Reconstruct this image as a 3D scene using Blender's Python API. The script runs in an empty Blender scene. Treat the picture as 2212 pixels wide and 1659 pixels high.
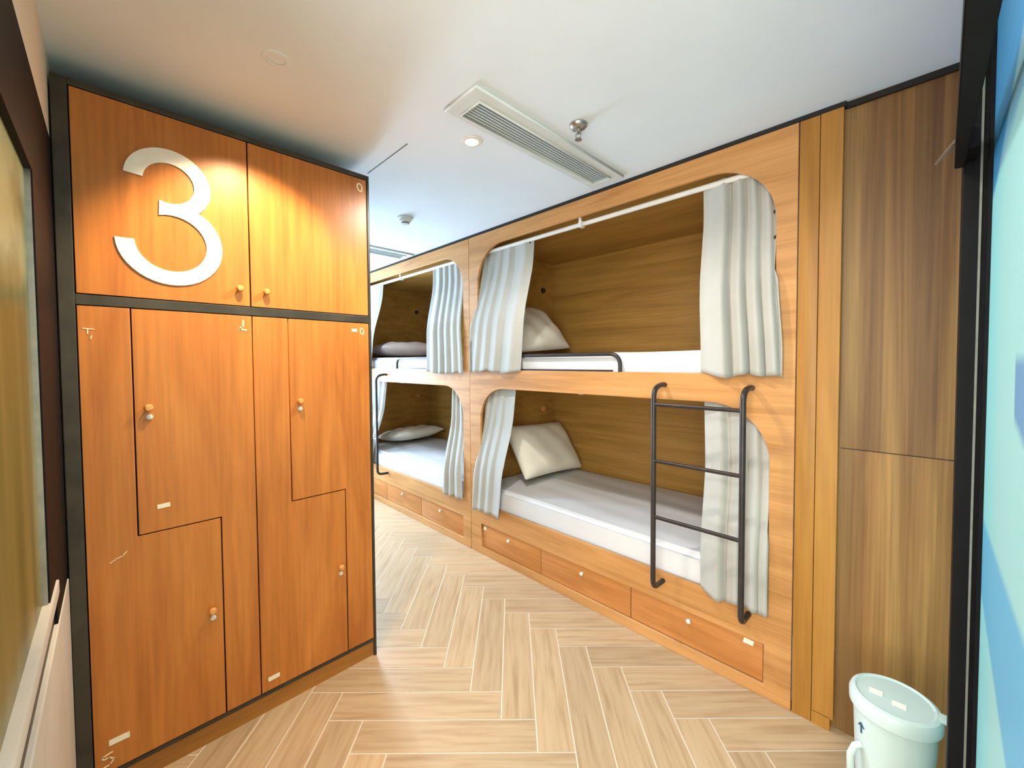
import bpy, bmesh, math, random
from mathutils import Vector, Matrix

random.seed(7)
SC = bpy.context.scene
COL = SC.collection

# ------------------------------------------------------------------ camera
cam_data = bpy.data.cameras.new('camera')
cam = bpy.data.objects.new('camera', cam_data)
COL.objects.link(cam)
F_PX, CX, CY, YAW, PIT, ROL = 875.0, 1106.0, 808.7, 0.79085, 0.03063, -0.00641
cam_data.sensor_width = 36.0
cam_data.lens = F_PX / 2212 * 36.0
cam_data.shift_y = (CY - 829.5) / 2212
cam_data.clip_start = 0.02
fw = Vector((-math.sin(YAW) * math.cos(PIT), math.cos(YAW) * math.cos(PIT), -math.sin(PIT)))
rt = Vector((math.cos(YAW), math.sin(YAW), 0))
up = rt.cross(fw)
r2 = rt * math.cos(ROL) + up * math.sin(ROL)
u2 = -rt * math.sin(ROL) + up * math.cos(ROL)
M = Matrix((r2, u2, -fw)).transposed().to_4x4()
M.translation = Vector((0, 0, 1.5))
cam.matrix_world = M
SC.camera = cam

# ------------------------------------------------------------------ view, world, lights
SC.view_settings.view_transform = 'Standard'
SC.view_settings.look = 'None'
SC.view_settings.gamma = 1.0
SC.view_settings.use_curve_mapping = False
SC.view_settings.exposure = 0.33
world = bpy.data.worlds.new('world')
SC.world = world
world.use_nodes = True
world.node_tree.nodes['Background'].inputs[0].default_value = (0.9, 0.95, 1.0, 1)
world.node_tree.nodes['Background'].inputs[1].default_value = 0.4


def light(name, kind, loc, energy, color, aim=None, **kw):
    d = bpy.data.lights.new(name, kind)
    d.energy = energy
    d.color = color
    for k, v in kw.items():
        setattr(d, k, v)
    o = bpy.data.objects.new(name, d)
    o.location = loc
    if aim is not None:
        o.rotation_euler = (Vector(aim) - Vector(loc)).to_track_quat('-Z', 'Y').to_euler()
    COL.objects.link(o)
    return o


CEIL = 2.494
# downlight seen in the ceiling, and the same fitting further down the aisle
light('downlight_lamp', 'SPOT', (-1.44, 1.18, CEIL - 0.03), 52, (1.0, 0.96, 0.90), (-1.44, 1.18, 0),
      spot_size=math.radians(165), spot_blend=0.6, shadow_soft_size=0.035)
light('aisle_downlight_lamp', 'SPOT', (-3.6, 1.25, CEIL - 0.03), 56, (0.58, 0.76, 1.0), (-3.6, 1.25, 0),
      spot_size=math.radians(165), spot_blend=0.6, shadow_soft_size=0.035)
# daylight through the narrow window at the far end of the aisle
light('aisle_window_light', 'AREA', (-4.66, 1.575, 1.35), 82, (0.58, 0.77, 1.0), (0, 1.575 - 0.6, 1.40),
      shape='RECTANGLE', size=0.55, size_y=1.9)
# warm directional spot above the lockers
light('locker_spot_lamp', 'SPOT', (-1.50, 0.41, CEIL - 0.012), 66, (1.0, 0.76, 0.47), (-1.945, 0.41, 1.60),
      spot_size=math.radians(86), spot_blend=0.55, shadow_soft_size=0.02)
# added fill lamp, out of frame, to brighten the lockers and vestibule
light('vestibule_fill_lamp', 'SPOT', (-0.42, 0.72, CEIL - 0.02), 24, (1.0, 0.95, 0.88), (-0.42, 0.72, 0),
      spot_size=math.radians(165), spot_blend=0.6, shadow_soft_size=0.05)
# added cool fill from behind the camera for bunk fronts and pods
light('hall_front_fill', 'AREA', (0.3, -1.87, 1.35), 80, (0.90, 0.96, 1.0), (0.1, 2.0, 1.45),
      shape='RECTANGLE', size=1.8, size_y=1.9)
# added general fill shining down in the unseen hall behind the camera
light('hall_overhead_fill', 'AREA', (0.1, -0.9, CEIL - 0.03), 45, (1.0, 0.97, 0.92), (0.1, -0.9, 0),
      shape='RECTANGLE', size=1.2, size_y=0.6)

# ------------------------------------------------------------------ materials


def srgb(r, g, b):
    def f(c):
        c /= 255.0
        return c / 12.92 if c <= 0.04045 else ((c + 0.055) / 1.055) ** 2.4
    return (f(r), f(g), f(b), 1.0)


def new_mat(name, base, rough=0.5, metal=0.0, spec=0.5):
    m = bpy.data.materials.new(name)
    m.use_nodes = True
    b = m.node_tree.nodes['Principled BSDF']
    b.inputs['Base Color'].default_value = base
    b.inputs['Roughness'].default_value = rough
    b.inputs['Metallic'].default_value = metal
    b.inputs['Specular IOR Level'].default_value = spec
    return m, m.node_tree, b


def nd(nt, typ, **kw):
    n = nt.nodes.new(typ)
    for k, v in kw.items():
        setattr(n, k, v)
    return n


def ramp(nt, stops):
    r = nd(nt, 'ShaderNodeValToRGB')
    el = r.color_ramp.elements
    el[0].position, el[0].color = stops[0]
    el[1].position, el[1].color = stops[-1]
    for p, c in stops[1:-1]:
        e = el.new(p)
        e.color = c
    return r


def wood(name, cols, scale=(1, 1, 12), rough=0.42, fine=0.25, bump=0.05, coord='Object', boards=None, rings=0.0):
    """Veneer: long soft bands (cols dark->light) plus fine grain; scale is small along the grain."""
    m, nt, b = new_mat(name, cols[0], rough, spec=0.35)
    tc = nd(nt, 'ShaderNodeTexCoord')
    mp = nd(nt, 'ShaderNodeMapping')
    mp.inputs['Scale'].default_value = scale
    nt.links.new(tc.outputs[coord], mp.inputs[0])
    n1 = nd(nt, 'ShaderNodeTexNoise')
    n1.inputs['Scale'].default_value = 1.0
    n1.inputs['Detail'].default_value = 4
    n1.inputs['Roughness'].default_value = 0.55
    n1.inputs['Distortion'].default_value = 0.6 + rings
    nt.links.new(mp.outputs[0], n1.inputs['Vector'])
    k = len(cols)
    r = ramp(nt, [(0.3 + 0.4 * i / (k - 1), c) for i, c in enumerate(cols)])
    nt.links.new(n1.outputs['Fac'], r.inputs[0])
    mp2 = nd(nt, 'ShaderNodeMapping')
    mp2.inputs['Scale'].default_value = tuple(s * 9 if s > 3 else s * 2.5 for s in scale)
    nt.links.new(tc.outputs[coord], mp2.inputs[0])
    n2 = nd(nt, 'ShaderNodeTexNoise')
    n2.inputs['Scale'].default_value = 1.0
    n2.inputs['Detail'].default_value = 3
    nt.links.new(mp2.outputs[0], n2.inputs['Vector'])
    r2_ = ramp(nt, [(0.35, (1 - fine, 1 - fine, 1 - fine, 1)), (0.6, (1, 1, 1, 1))])
    nt.links.new(n2.outputs['Fac'], r2_.inputs[0])
    mx = nd(nt, 'ShaderNodeMix', data_type='RGBA', blend_type='MULTIPLY')
    mx.inputs['Factor'].default_value = 1.0
    nt.links.new(r.outputs[0], mx.inputs['A'])
    nt.links.new(r2_.outputs[0], mx.inputs['B'])
    out = mx.outputs['Result']
    if boards:
        sp = nd(nt, 'ShaderNodeSeparateXYZ')
        nt.links.new(tc.outputs[coord], sp.inputs[0])

        def mth(op, a, b_):
            q = nd(nt, 'ShaderNodeMath', operation=op)
            for s_, v in zip(q.inputs, (a, b_)):
                if isinstance(v, (int, float)):
                    s_.default_value = v
                else:
                    nt.links.new(v, s_)
            return q.outputs[0]
        hi = mth('GREATER_THAN', sp.outputs['Z'], boards[1])
        k_ = mth('FLOOR', mth('DIVIDE', mth('ADD', sp.outputs['X'], mth('MULTIPLY', hi, 0.031)), boards[0]), 0)
        wn = nd(nt, 'ShaderNodeTexWhiteNoise', noise_dimensions='1D')
        nt.links.new(mth('ADD', mth('MULTIPLY', k_, 3.7), mth('MULTIPLY', hi, 41.3)), wn.inputs['W'])
        tr = ramp(nt, [(0.0, (0.62, 0.60, 0.60, 1)), (0.5, (0.92, 0.90, 0.86, 1)), (1.0, (1.18, 1.16, 1.06, 1))])
        nt.links.new(wn.outputs['Value'], tr.inputs[0])
        m3 = nd(nt, 'ShaderNodeMix', data_type='RGBA', blend_type='MULTIPLY')
        m3.inputs['Factor'].default_value = 1.0
        nt.links.new(out, m3.inputs['A'])
        nt.links.new(tr.outputs[0], m3.inputs['B'])
        out = m3.outputs['Result']
    nt.links.new(out, b.inputs['Base Color'])
    if bump:
        bp = nd(nt, 'ShaderNodeBump')
        bp.inputs['Strength'].default_value = bump
        bp.inputs['Distance'].default_value = 0.002
        nt.links.new(n2.outputs['Fac'], bp.inputs['Height'])
        nt.links.new(bp.outputs[0], b.inputs['Normal'])
    return m


def noisy(name, c1, c2, scale=6, rough=0.6, metal=0.0, bump=0.0, bscale=60, stretch=(1, 1, 1), spec=0.4, sheen=0.0):
    m, nt, b = new_mat(name, c1, rough, metal, spec)
    tc = nd(nt, 'ShaderNodeTexCoord')
    mp = nd(nt, 'ShaderNodeMapping')
    mp.inputs['Scale'].default_value = stretch
    nt.links.new(tc.outputs['Object'], mp.inputs[0])
    n = nd(nt, 'ShaderNodeTexNoise')
    n.inputs['Scale'].default_value = scale
    n.inputs['Detail'].default_value = 4
    nt.links.new(mp.outputs[0], n.inputs['Vector'])
    r = ramp(nt, [(0.35, c1), (0.65, c2)])
    nt.links.new(n.outputs['Fac'], r.inputs[0])
    nt.links.new(r.outputs[0], b.inputs['Base Color'])
    if sheen:
        b.inputs['Sheen Weight'].default_value = sheen
    if bump:
        n2 = nd(nt, 'ShaderNodeTexNoise')
        n2.inputs['Scale'].default_value = bscale
        n2.inputs['Detail'].default_value = 3
        nt.links.new(mp.outputs[0], n2.inputs['Vector'])
        bp = nd(nt, 'ShaderNodeBump')
        bp.inputs['Strength'].default_value = bump
        bp.inputs['Distance'].default_value = 0.004
        nt.links.new(n2.outputs['Fac'], bp.inputs['Height'])
        nt.links.new(bp.outputs[0], b.inputs['Normal'])
    return m


MAT = {}
MAT['facade'] = wood('bunk_veneer', [srgb(172, 118, 64), srgb(196, 140, 82), srgb(207, 152, 94)], (1.1, 8, 12), fine=0.12)
MAT['drawer'] = wood('drawer_veneer', [srgb(176, 112, 56), srgb(194, 128, 68), srgb(206, 142, 80)], (1.4, 8, 11), fine=0.12)
MAT['pod'] = wood('pod_lining', [srgb(156, 114, 52), srgb(174, 130, 62), srgb(186, 142, 72)], (0.9, 4, 15), fine=0.16)
MAT['pilaster'] = wood('pilaster_veneer', [srgb(156, 104, 42), srgb(172, 120, 50), srgb(182, 130, 58)], (9, 9, 1.0), fine=0.12)
MAT['locker'] = wood('locker_veneer', [srgb(176, 104, 44), srgb(194, 120, 54), srgb(206, 132, 62)], (9, 7, 0.9), rough=0.36, fine=0.16, rings=0.8)
MAT['plinth'] = wood('plinth_wood', [srgb(160, 104, 44), srgb(176, 118, 54)], (8, 2, 8), fine=0.12)
MAT['wall_wood'] = wood('wall_boards', [srgb(126, 88, 50), srgb(150, 110, 64), srgb(164, 124, 74), srgb(186, 146, 88)],
                        (11, 11, 0.5), rough=0.5, fine=0.2, rings=0.5, boards=(0.072, 1.149))
MAT['white_paint'] = noisy('ceiling_paint', srgb(214, 224, 230), srgb(218, 228, 234), 3, 0.85, spec=0.2)
MAT['wall_paint'] = noisy('wall_paint', srgb(222, 214, 194), srgb(228, 221, 203), 3, 0.8, spec=0.2)
MAT['ledge_white'] = noisy('ledge_paint', srgb(196, 190, 176), srgb(206, 201, 189), 5, 0.5)
MAT['black_metal'] = noisy('black_metal', srgb(13, 12, 14), srgb(18, 17, 19), 12, 0.6, 0.0, spec=0.15)
MAT['frame_metal'] = noisy('locker_frame_metal', srgb(62, 58, 52), srgb(74, 69, 60), 12, 0.45, 0.4)
MAT['ladder_metal'] = noisy('ladder_paint', srgb(52, 46, 44), srgb(62, 55, 52), 20, 0.35, 0.3)
MAT['gap'] = noisy('shadow_gap_strip', srgb(34, 30, 26), srgb(40, 36, 30), 8, 0.8)
MAT['white_metal'] = noisy('white_enamel', srgb(218, 214, 204), srgb(224, 221, 212), 10, 0.3)
MAT['vent_metal'] = noisy('vent_enamel', srgb(200, 208, 206), srgb(206, 214, 212), 10, 0.4)
MAT['vent_dark'] = noisy('vent_duct', srgb(58, 64, 58), srgb(66, 72, 66), 10, 0.7)
MAT['chrome'] = noisy('brushed_steel', srgb(160, 160, 156), srgb(176, 175, 170), 30, 0.3, 0.9)
MAT['knob_wood'] = noisy('knob_beech', srgb(206, 146, 78), srgb(218, 160, 92), 20, 0.4)
MAT['strip'] = noisy('grey_strip', srgb(120, 126, 118), srgb(132, 137, 128), 30, 0.5)
MAT['paper'] = noisy('paper_label', srgb(238, 228, 204), srgb(244, 236, 216), 20, 0.7)
MAT['white_sign'] = noisy('number_acrylic', srgb(244, 236, 222), srgb(248, 242, 230), 10, 0.35)
MAT['chalk'] = noisy('pale_marker', srgb(236, 214, 174), srgb(242, 222, 184), 30, 0.7)
MAT['sheet'] = noisy('cotton_sheet', srgb(206, 204, 202), srgb(212, 210, 208), 4, 0.9, bump=0.25, bscale=18, stretch=(0.35, 1, 1), spec=0.1)
MAT['pillow'] = noisy('pillow_cotton', srgb(224, 219, 202), srgb(230, 225, 209), 4, 0.9, bump=0.3, bscale=14, spec=0.1)
MAT['pillow_pink'] = noisy('folded_blanket', srgb(200, 178, 164), srgb(208, 188, 174), 6, 0.9, bump=0.3, bscale=30, spec=0.1)
MAT['curtain'] = noisy('curtain_linen', srgb(168, 166, 157), srgb(178, 176, 168), 3, 0.9, bump=0.12, bscale=120, spec=0.08, sheen=0.1)
MAT['bin'] = noisy('bin_plastic', srgb(192, 208, 203), srgb(198, 213, 208), 4, 0.35)
MAT['bin_blue'] = noisy('blue_print', srgb(40, 72, 96), srgb(50, 84, 108), 10, 0.5)
MAT['grout'] = noisy('pale_grout', srgb(214, 198, 172), srgb(221, 206, 182), 20, 0.85)

# floor tiles: one random value per tile plus grain along the tile
m, nt, b = new_mat('wood_look_tile', srgb(200, 160, 110), 0.36, spec=0.4)
uvn = nd(nt, 'ShaderNodeUVMap')
uvn.uv_map = 'grain'
mp = nd(nt, 'ShaderNodeMapping')
mp.inputs['Scale'].default_value = (3.2, 40, 1)
nt.links.new(uvn.outputs[0], mp.inputs[0])
n1 = nd(nt, 'ShaderNodeTexNoise')
n1.inputs['Scale'].default_value = 1.0
n1.inputs['Detail'].default_value = 5
n1.inputs['Distortion'].default_value = 0.5
nt.links.new(mp.outputs[0], n1.inputs['Vector'])
rr = ramp(nt, [(0.25, srgb(168, 138, 104)), (0.5, srgb(188, 160, 125)), (0.75, srgb(196, 170, 137))])
nt.links.new(n1.outputs['Fac'], rr.inputs[0])
at = nd(nt, 'ShaderNodeAttribute')
at.attribute_name = 'tone'
rt2 = ramp(nt, [(0.0, (0.86, 0.85, 0.83, 1)), (1.0, (1.05, 1.03, 1.0, 1))])
nt.links.new(at.outputs['Fac'], rt2.inputs[0])
mx = nd(nt, 'ShaderNodeMix', data_type='RGBA', blend_type='MULTIPLY')
mx.inputs['Factor'].default_value = 1
nt.links.new(rr.outputs[0], mx.inputs['A'])
nt.links.new(rt2.outputs[0], mx.inputs['B'])
nt.links.new(mx.outputs['Result'], b.inputs['Base Color'])
MAT['tile'] = m

# olive glazing of the window beside the lockers: blurred vertical bands with leafy patches
m, nt, b = new_mat('olive_glazing', srgb(130, 120, 60), 0.32, spec=0.25)
tc = nd(nt, 'ShaderNodeTexCoord')
mp = nd(nt, 'ShaderNodeMapping')
mp.inputs['Scale'].default_value = (7, 1, 0.5)
nt.links.new(tc.outputs['Object'], mp.inputs[0])
n1 = nd(nt, 'ShaderNodeTexNoise')
n1.inputs['Scale'].default_value = 1.3
n1.inputs['Detail'].default_value = 2
nt.links.new(mp.outputs[0], n1.inputs['Vector'])
rr = ramp(nt, [(0.32, srgb(66, 74, 24)), (0.48, srgb(98, 98, 46)), (0.66, srgb(128, 116, 62))])
nt.links.new(n1.outputs['Fac'], rr.inputs[0])
n2 = nd(nt, 'ShaderNodeTexNoise')
n2.inputs['Scale'].default_value = 5
n2.inputs['Detail'].default_value = 5
nt.links.new(tc.outputs['Object'], n2.inputs['Vector'])
rl = ramp(nt, [(0.4, srgb(84, 100, 42)), (0.6, srgb(150, 158, 112))])
nt.links.new(n2.outputs['Fac'], rl.inputs[0])
sx = nd(nt, 'ShaderNodeSeparateXYZ')
nt.links.new(tc.outputs['Object'], sx.inputs[0])
mr = nd(nt, 'ShaderNodeMapRange')
mr.inputs['From Min'].default_value = 1.60
mr.inputs['From Max'].default_value = 1.72
nt.links.new(sx.outputs['Z'], mr.inputs['Value'])
mx = nd(nt, 'ShaderNodeMix', data_type='RGBA')
nt.links.new(mr.outputs[0], mx.inputs['Factor'])
nt.links.new(rr.outputs[0], mx.inputs['A'])
nt.links.new(rl.outputs[0], mx.inputs['B'])
nt.links.new(mx.outputs['Result'], b.inputs['Base Color'])
MAT['olive'] = m

# painted mural: pale mint ground with sharp blue shapes, each half-plane a*y + c*z > d
m, nt, b = new_mat('blue_mural', srgb(165, 230, 226), 0.45, spec=0.3)
tc = nd(nt, 'ShaderNodeTexCoord')
sx = nd(nt, 'ShaderNodeSeparateXYZ')
nt.links.new(tc.outputs['Object'], sx.inputs[0])


def halfplane(p, q, inside, soft=0.012):
    """1 where (y,z) lies on the same side of line p-q as the point `inside`."""
    ny, nz = q[1] - p[1], -(q[0] - p[0])
    ln = math.hypot(ny, nz)
    ny, nz = ny / ln, nz / ln
    d = ny * p[0] + nz * p[1]
    if ny * inside[0] + nz * inside[1] < d:
        ny, nz, d = -ny, -nz, -d
    a = nd(nt, 'ShaderNodeMath', operation='MULTIPLY')
    nt.links.new(sx.outputs['Y'], a.inputs[0])
    a.inputs[1].default_value = ny
    c = nd(nt, 'ShaderNodeMath', operation='MULTIPLY_ADD')
    nt.links.new(sx.outputs['Z'], c.inputs[0])
    c.inputs[1].default_value = nz
    nt.links.new(a.outputs[0], c.inputs[2])
    r = nd(nt, 'ShaderNodeMapRange')
    r.inputs['From Min'].default_value = d - soft
    r.inputs['From Max'].default_value = d + soft
    nt.links.new(c.outputs[0], r.inputs['Value'])
    return r.outputs[0]


def both(a, b_):
    x = nd(nt, 'ShaderNodeMath', operation='MULTIPLY')
    nt.links.new(a, x.inputs[0])
    nt.links.new(b_, x.inputs[1])
    return x.outputs[0]


def paint(prev, fac, col):
    x = nd(nt, 'ShaderNodeMix', data_type='RGBA')
    nt.links.new(fac, x.inputs['Factor'])
    if isinstance(prev, tuple):
        x.inputs['A'].default_value = prev
    else:
        nt.links.new(prev, x.inputs['A'])
    x.inputs['B'].default_value = col
    return x.outputs['Result']


c = srgb(150, 204, 202)
c = paint(c, halfplane((1.30, 0), (1.30, 3), (1.6, 1.5), 0.05), srgb(138, 206, 207))
top = halfplane((1.457, 1.879), (1.073, 1.95), (1.3, 2.3))
c = paint(c, top, srgb(122, 178, 198))
c = paint(c, both(halfplane((1.47, 1.85), (1.16, 2.02), (1.5, 2.3)), top), srgb(54, 136, 182))
c = paint(c, both(halfplane((1.512, 1.119), (0.918, 1.093), (1.2, 0.9)), halfplane((1.506, 0.95), (0.965, 0.80), (1.2, 1.0))), srgb(94, 172, 204))
c = paint(c, both(halfplane((1.07, 1.5), (1.066, 1.38), (0.9, 1.45), 0.004), both(halfplane((0.8, 1.50), (1.1, 1.50), (1, 1.4)), halfplane((1.07, 1.40), (0.9, 1.35), (1, 1.45)))), srgb(98, 146, 184))
nt.links.new(c, b.inputs['Base Color'])
MAT['mural'] = m

# ------------------------------------------------------------------ mesh helpers


def finish(name, bm, mat, parent=None, smooth=False, loc=None, mats=None):
    bmesh.ops.recalc_face_normals(bm, faces=bm.faces[:])
    me = bpy.data.meshes.new(name)
    bm.to_mesh(me)
    bm.free()
    if mats:
        for k in mats:
            me.materials.append(MAT[k])
    else:
        me.materials.append(MAT[mat])
    if smooth:
        for p in me.polygons:
            p.use_smooth = True
        if smooth != 'all':
            try:
                me.set_sharp_from_angle(angle=math.radians(40))
            except Exception:
                pass
    o = bpy.data.objects.new(name, me)
    COL.objects.link(o)
    if parent:
        o.parent = parent
    if loc:
        o.location = loc
    return o


def box(bm, x0, x1, y0, y1, z0, z1, bev=0.0):
    t = bmesh.new()
    vs = [t.verts.new((x, y, z)) for z in (z0, z1) for y in (y0, y1) for x in (x0, x1)]
    for f in ((0, 1, 3, 2), (4, 6, 7, 5), (0, 4, 5, 1), (2, 3, 7, 6), (0, 2, 6, 4), (1, 5, 7, 3)):
        t.faces.new([vs[i] for i in f])
    if bev:
        bmesh.ops.bevel(t, geom=t.edges[:], offset=bev, segments=2, affect='EDGES', profile=0.6)
    merge(bm, t)


def merge(bm, t):
    me = bpy.data.meshes.new('tmp')
    bmesh.ops.recalc_face_normals(t, faces=t.faces[:])
    t.to_mesh(me)
    t.free()
    bm.from_mesh(me)
    bpy.data.meshes.remove(me)


def box_obj(name, dims, mat, parent=None, bev=0.0, loc=None):
    bm = bmesh.new()
    box(bm, *dims, bev=bev)
    return finish(name, bm, mat, parent, smooth=bool(bev), loc=loc)


def tube(bm, pts, r, seg=12, cap=True):
    pts = [Vector(p) for p in pts]
    n = len(pts)
    tang = []
    for i in range(n):
        a = pts[max(i - 1, 0)]
        b_ = pts[min(i + 1, n - 1)]
        tang.append((b_ - a).normalized())
    ref = Vector((0, 0, 1)) if abs(tang[0].z) < 0.9 else Vector((1, 0, 0))
    nrm = tang[0].cross(ref).normalized()
    rings = []
    for i in range(n):
        nrm = (nrm - tang[i] * nrm.dot(tang[i])).normalized()
        bn = tang[i].cross(nrm)
        rings.append([bm.verts.new(pts[i] + (nrm * math.cos(2 * math.pi * k / seg) + bn * math.sin(2 * math.pi * k / seg)) * r) for k in range(seg)])
    for a, b_ in zip(rings, rings[1:]):
        for k in range(seg):
            bm.faces.new((a[k], a[(k + 1) % seg], b_[(k + 1) % seg], b_[k]))
    if cap:
        bm.faces.new(rings[0][::-1])
        bm.faces.new(rings[-1])


def bend(p, corner, q, r, n=8):
    """points of a rounded corner between p->corner->q (with the straight ends left out)"""
    p, c_, q = Vector(p), Vector(corner), Vector(q)
    a, b_ = c_ + (p - c_).normalized() * r, c_ + (q - c_).normalized() * r
    out = []
    for i in range(n + 1):
        t = i / n
        out.append((1 - t) ** 2 * a + 2 * t * (1 - t) * c_ + t ** 2 * b_)
    return out


def lathe(bm, prof, axis='Z', center=(0, 0, 0), seg=24):
    """prof: (radius, height) list, revolved about axis through center"""
    c_ = Vector(center)

    def at_(r, h, a):
        u, v = r * math.cos(a), r * math.sin(a)
        return c_ + (Vector((u, v, h)) if axis == 'Z' else Vector((h, u, v)) if axis == 'X' else Vector((u, h, v)))
    rings = []
    for r, h in prof:
        if r < 1e-6:
            rings.append([bm.verts.new(at_(0, h, 0))])
        else:
            rings.append([bm.verts.new(at_(r, h, 2 * math.pi * k / seg)) for k in range(seg)])
    for a, b_ in zip(rings, rings[1:]):
        for k in range(seg):
            k2 = (k + 1) % seg
            if len(a) == 1 and len(b_) == 1:
                continue
            if len(a) == 1:
                bm.faces.new((a[0], b_[k2], b_[k]))
            elif len(b_) == 1:
                bm.faces.new((a[k], a[k2], b_[0]))
            else:
                bm.faces.new((a[k], a[k2], b_[k2], b_[k]))


def lathe_obj(name, prof, mat, parent=None, axis='Z', center=(0, 0, 0), seg=24):
    bm = bmesh.new()
    lathe(bm, prof, axis, center, seg)
    return finish(name, bm, mat, parent, smooth=True)


def plate(name, loops, depth, mat, parent=None, plane='XZ', offset=0.0, bev=0.0):
    """solid plate with holes. loops: outline then holes, in plane coordinates; front face at `offset`.
    XZ: faces -Y, thickness runs to +Y.   YZ: faces +X, thickness runs to -X.   XY: faces -Z"""
    cu = bpy.data.curves.new(name, 'CURVE')
    cu.dimensions = '2D'
    cu.fill_mode = 'BOTH'
    cu.extrude = max(depth / 2 - bev, 0.0)
    cu.bevel_depth = bev
    cu.bevel_resolution = 1
    cu.offset = -bev
    for lp in loops:
        sp = cu.splines.new('POLY')
        sp.points.add(len(lp) - 1)
        for pt, (u, v) in zip(sp.points, lp):
            pt.co = (u, v, 0, 1)
        sp.use_cyclic_u = True
    tmp = bpy.data.objects.new(name, cu)
    me = bpy.data.meshes.new_from_object(tmp)
    bpy.data.objects.remove(tmp)
    bpy.data.curves.remove(cu)
    for v in me.vertices:
        x, y, z = v.co
        if plane == 'XZ':
            v.co = (x, offset + depth / 2 - z, y)
        elif plane == 'YZ':
            v.co = (offset - depth / 2 + z, x, y)
        else:
            v.co = (x, y, offset + z)
    bm = bmesh.new()
    bm.from_mesh(me)
    bpy.data.meshes.remove(me)
    bmesh.ops.remove_doubles(bm, verts=bm.verts[:], dist=1e-5)
    return finish(name, bm, mat, parent)


def rect(u0, u1, v0, v1):
    return [(u0, v0), (u1, v0), (u1, v1), (u0, v1)]


def arch(u0, u1, v0, v1, r, rb=0.012, n=12):
    """rectangle with round top corners (and just eased bottom corners)"""
    pts = []
    for cx, cy, rad, a0 in ((u1 - rb, v0 + rb, rb, -90), (u1 - r, v1 - r, r, 0), (u0 + r, v1 - r, r, 90), (u0 + rb, v0 + rb, rb, 180)):
        for i in range(n + 1):
            a = math.radians(a0 + 90 * i / n)
            pts.append((cx + rad * math.cos(a), cy + rad * math.sin(a)))
    return pts


def tag(o, label=None, cat=None, group=None, kind=None):
    if label:
        o['label'] = label
    if cat:
        o['category'] = cat
    if group:
        o['group'] = group
    if kind:
        o['kind'] = kind
    return o


def thing(name, label, cat, loc=(0, 0, 0), group=None):
    o = bpy.data.objects.new(name, None)
    o.empty_display_size = 0.1
    o.location = loc
    COL.objects.link(o)
    return tag(o, label, cat, group)


def structure(o, label=None, cat=None):
    return tag(o, label, cat, kind='structure')


def stroke(bm, pts, w, plane, offset, h=0.0015):
    """a flat painted stroke of width w following pts (plane coordinates)"""
    for (u0, v0), (u1, v1) in zip(pts, pts[1:]):
        d = Vector((u1 - u0, v1 - v0))
        if d.length < 1e-6:
            continue
        d.normalize()
        n_ = Vector((-d.y, d.x)) * w / 2
        e = d * w * 0.35
        q = [(u0 - e.x + n_.x, v0 - e.y + n_.y), (u0 - e.x - n_.x, v0 - e.y - n_.y), (u1 + e.x - n_.x, v1 + e.y - n_.y), (u1 + e.x + n_.x, v1 + e.y + n_.y)]
        if plane == 'YZ':
            vs = [bm.verts.new((offset + k, u, v)) for k in (0, h) for u, v in q]
        else:
            vs = [bm.verts.new((u, offset - k, v)) for k in (0, h) for u, v in q]
        bm.faces.new(vs[:4])
        bm.faces.new(vs[4:])
        for i in range(4):
            j = (i + 1) % 4
            bm.faces.new((vs[i], vs[j], vs[4 + j], vs[4 + i]))


# ------------------------------------------------------------------ the room
YB = 2.025        # front of the bunk wall
XL = -1.945       # front of the lockers
XR = 0.11         # mural wall
X_END = -4.75     # end of the aisle

# floor: herringbone of wood-look tiles laid at 45 degrees to the walls
bm = bmesh.new()
uvl = bm.loops.layers.uv.new('grain')
ton = bm.faces.layers.float.new('tone')
W_, L_ = 0.145, 0.725
A0, B0 = -0.055, 1.656
ex, ey = Vector((math.cos(YAW), math.sin(YAW))), Vector((-math.sin(YAW), math.cos(YAW)))
g = 0.0030


def tile(u0, u1, v0, v1, along_u):
    P = [ex * u + ey * v for u, v in ((u0 + g, v0 + g), (u1 - g, v0 + g), (u1 - g, v1 - g), (u0 + g, v1 - g))]
    if all(p.x < X_END or p.x > 1.3 or p.y < -1.9 or p.y > 2.1 for p in P):
        return
    if max(p.x for p in P) < X_END or min(p.x for p in P) > 1.3 or max(p.y for p in P) < -1.9 or min(p.y for p in P) > 2.1:
        return
    f = bm.faces.new([bm.verts.new((p.x, p.y, 0)) for p in P])
    f[ton] = random.random()
    f.material_index = 0
    ou, ov = random.uniform(0, 50), random.uniform(0, 50)
    loc = [(0, 0), (1, 0), (1, 1), (0, 1)]
    for lp, (a, c_) in zip(f.loops, loc):
        if along_u:
            lp[uvl].uv = (ou + a * L_, ov + c_ * W_)
        else:
            lp[uvl].uv = (ou + c_ * L_, ov + a * W_)


for j in range(-6, 7):
    for k in range(-60, 60):
        du = k * W_ + j * 2 * L_
        dv = -k * W_
        u, v = A0 + du, B0 + dv
        if abs(u) > 9 or abs(v) > 9:
            continue
        tile(u, u + W_, v, v + L_, False)
        tile(u + W_ - L_, u + W_, v - W_, v, True)
for co, no in (((X_END, 0, 0), (-1, 0, 0)), ((1.3, 0, 0), (1, 0, 0)), ((0, -1.9, 0), (0, -1, 0)), ((0, 2.1, 0), (0, 1, 0))):
    bmesh.ops.bisect_plane(bm, geom=bm.verts[:] + bm.edges[:] + bm.faces[:], plane_co=co, plane_no=no, clear_outer=True)
for f in bm.faces:
    f.material_index = 0
z = -0.0012
gv = [bm.verts.new(p) for p in ((X_END, -1.9, z), (1.3, -1.9, z), (1.3, 2.1, z), (X_END, 2.1, z))]
gf = bm.faces.new(gv)
gf.material_index = 1
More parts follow.
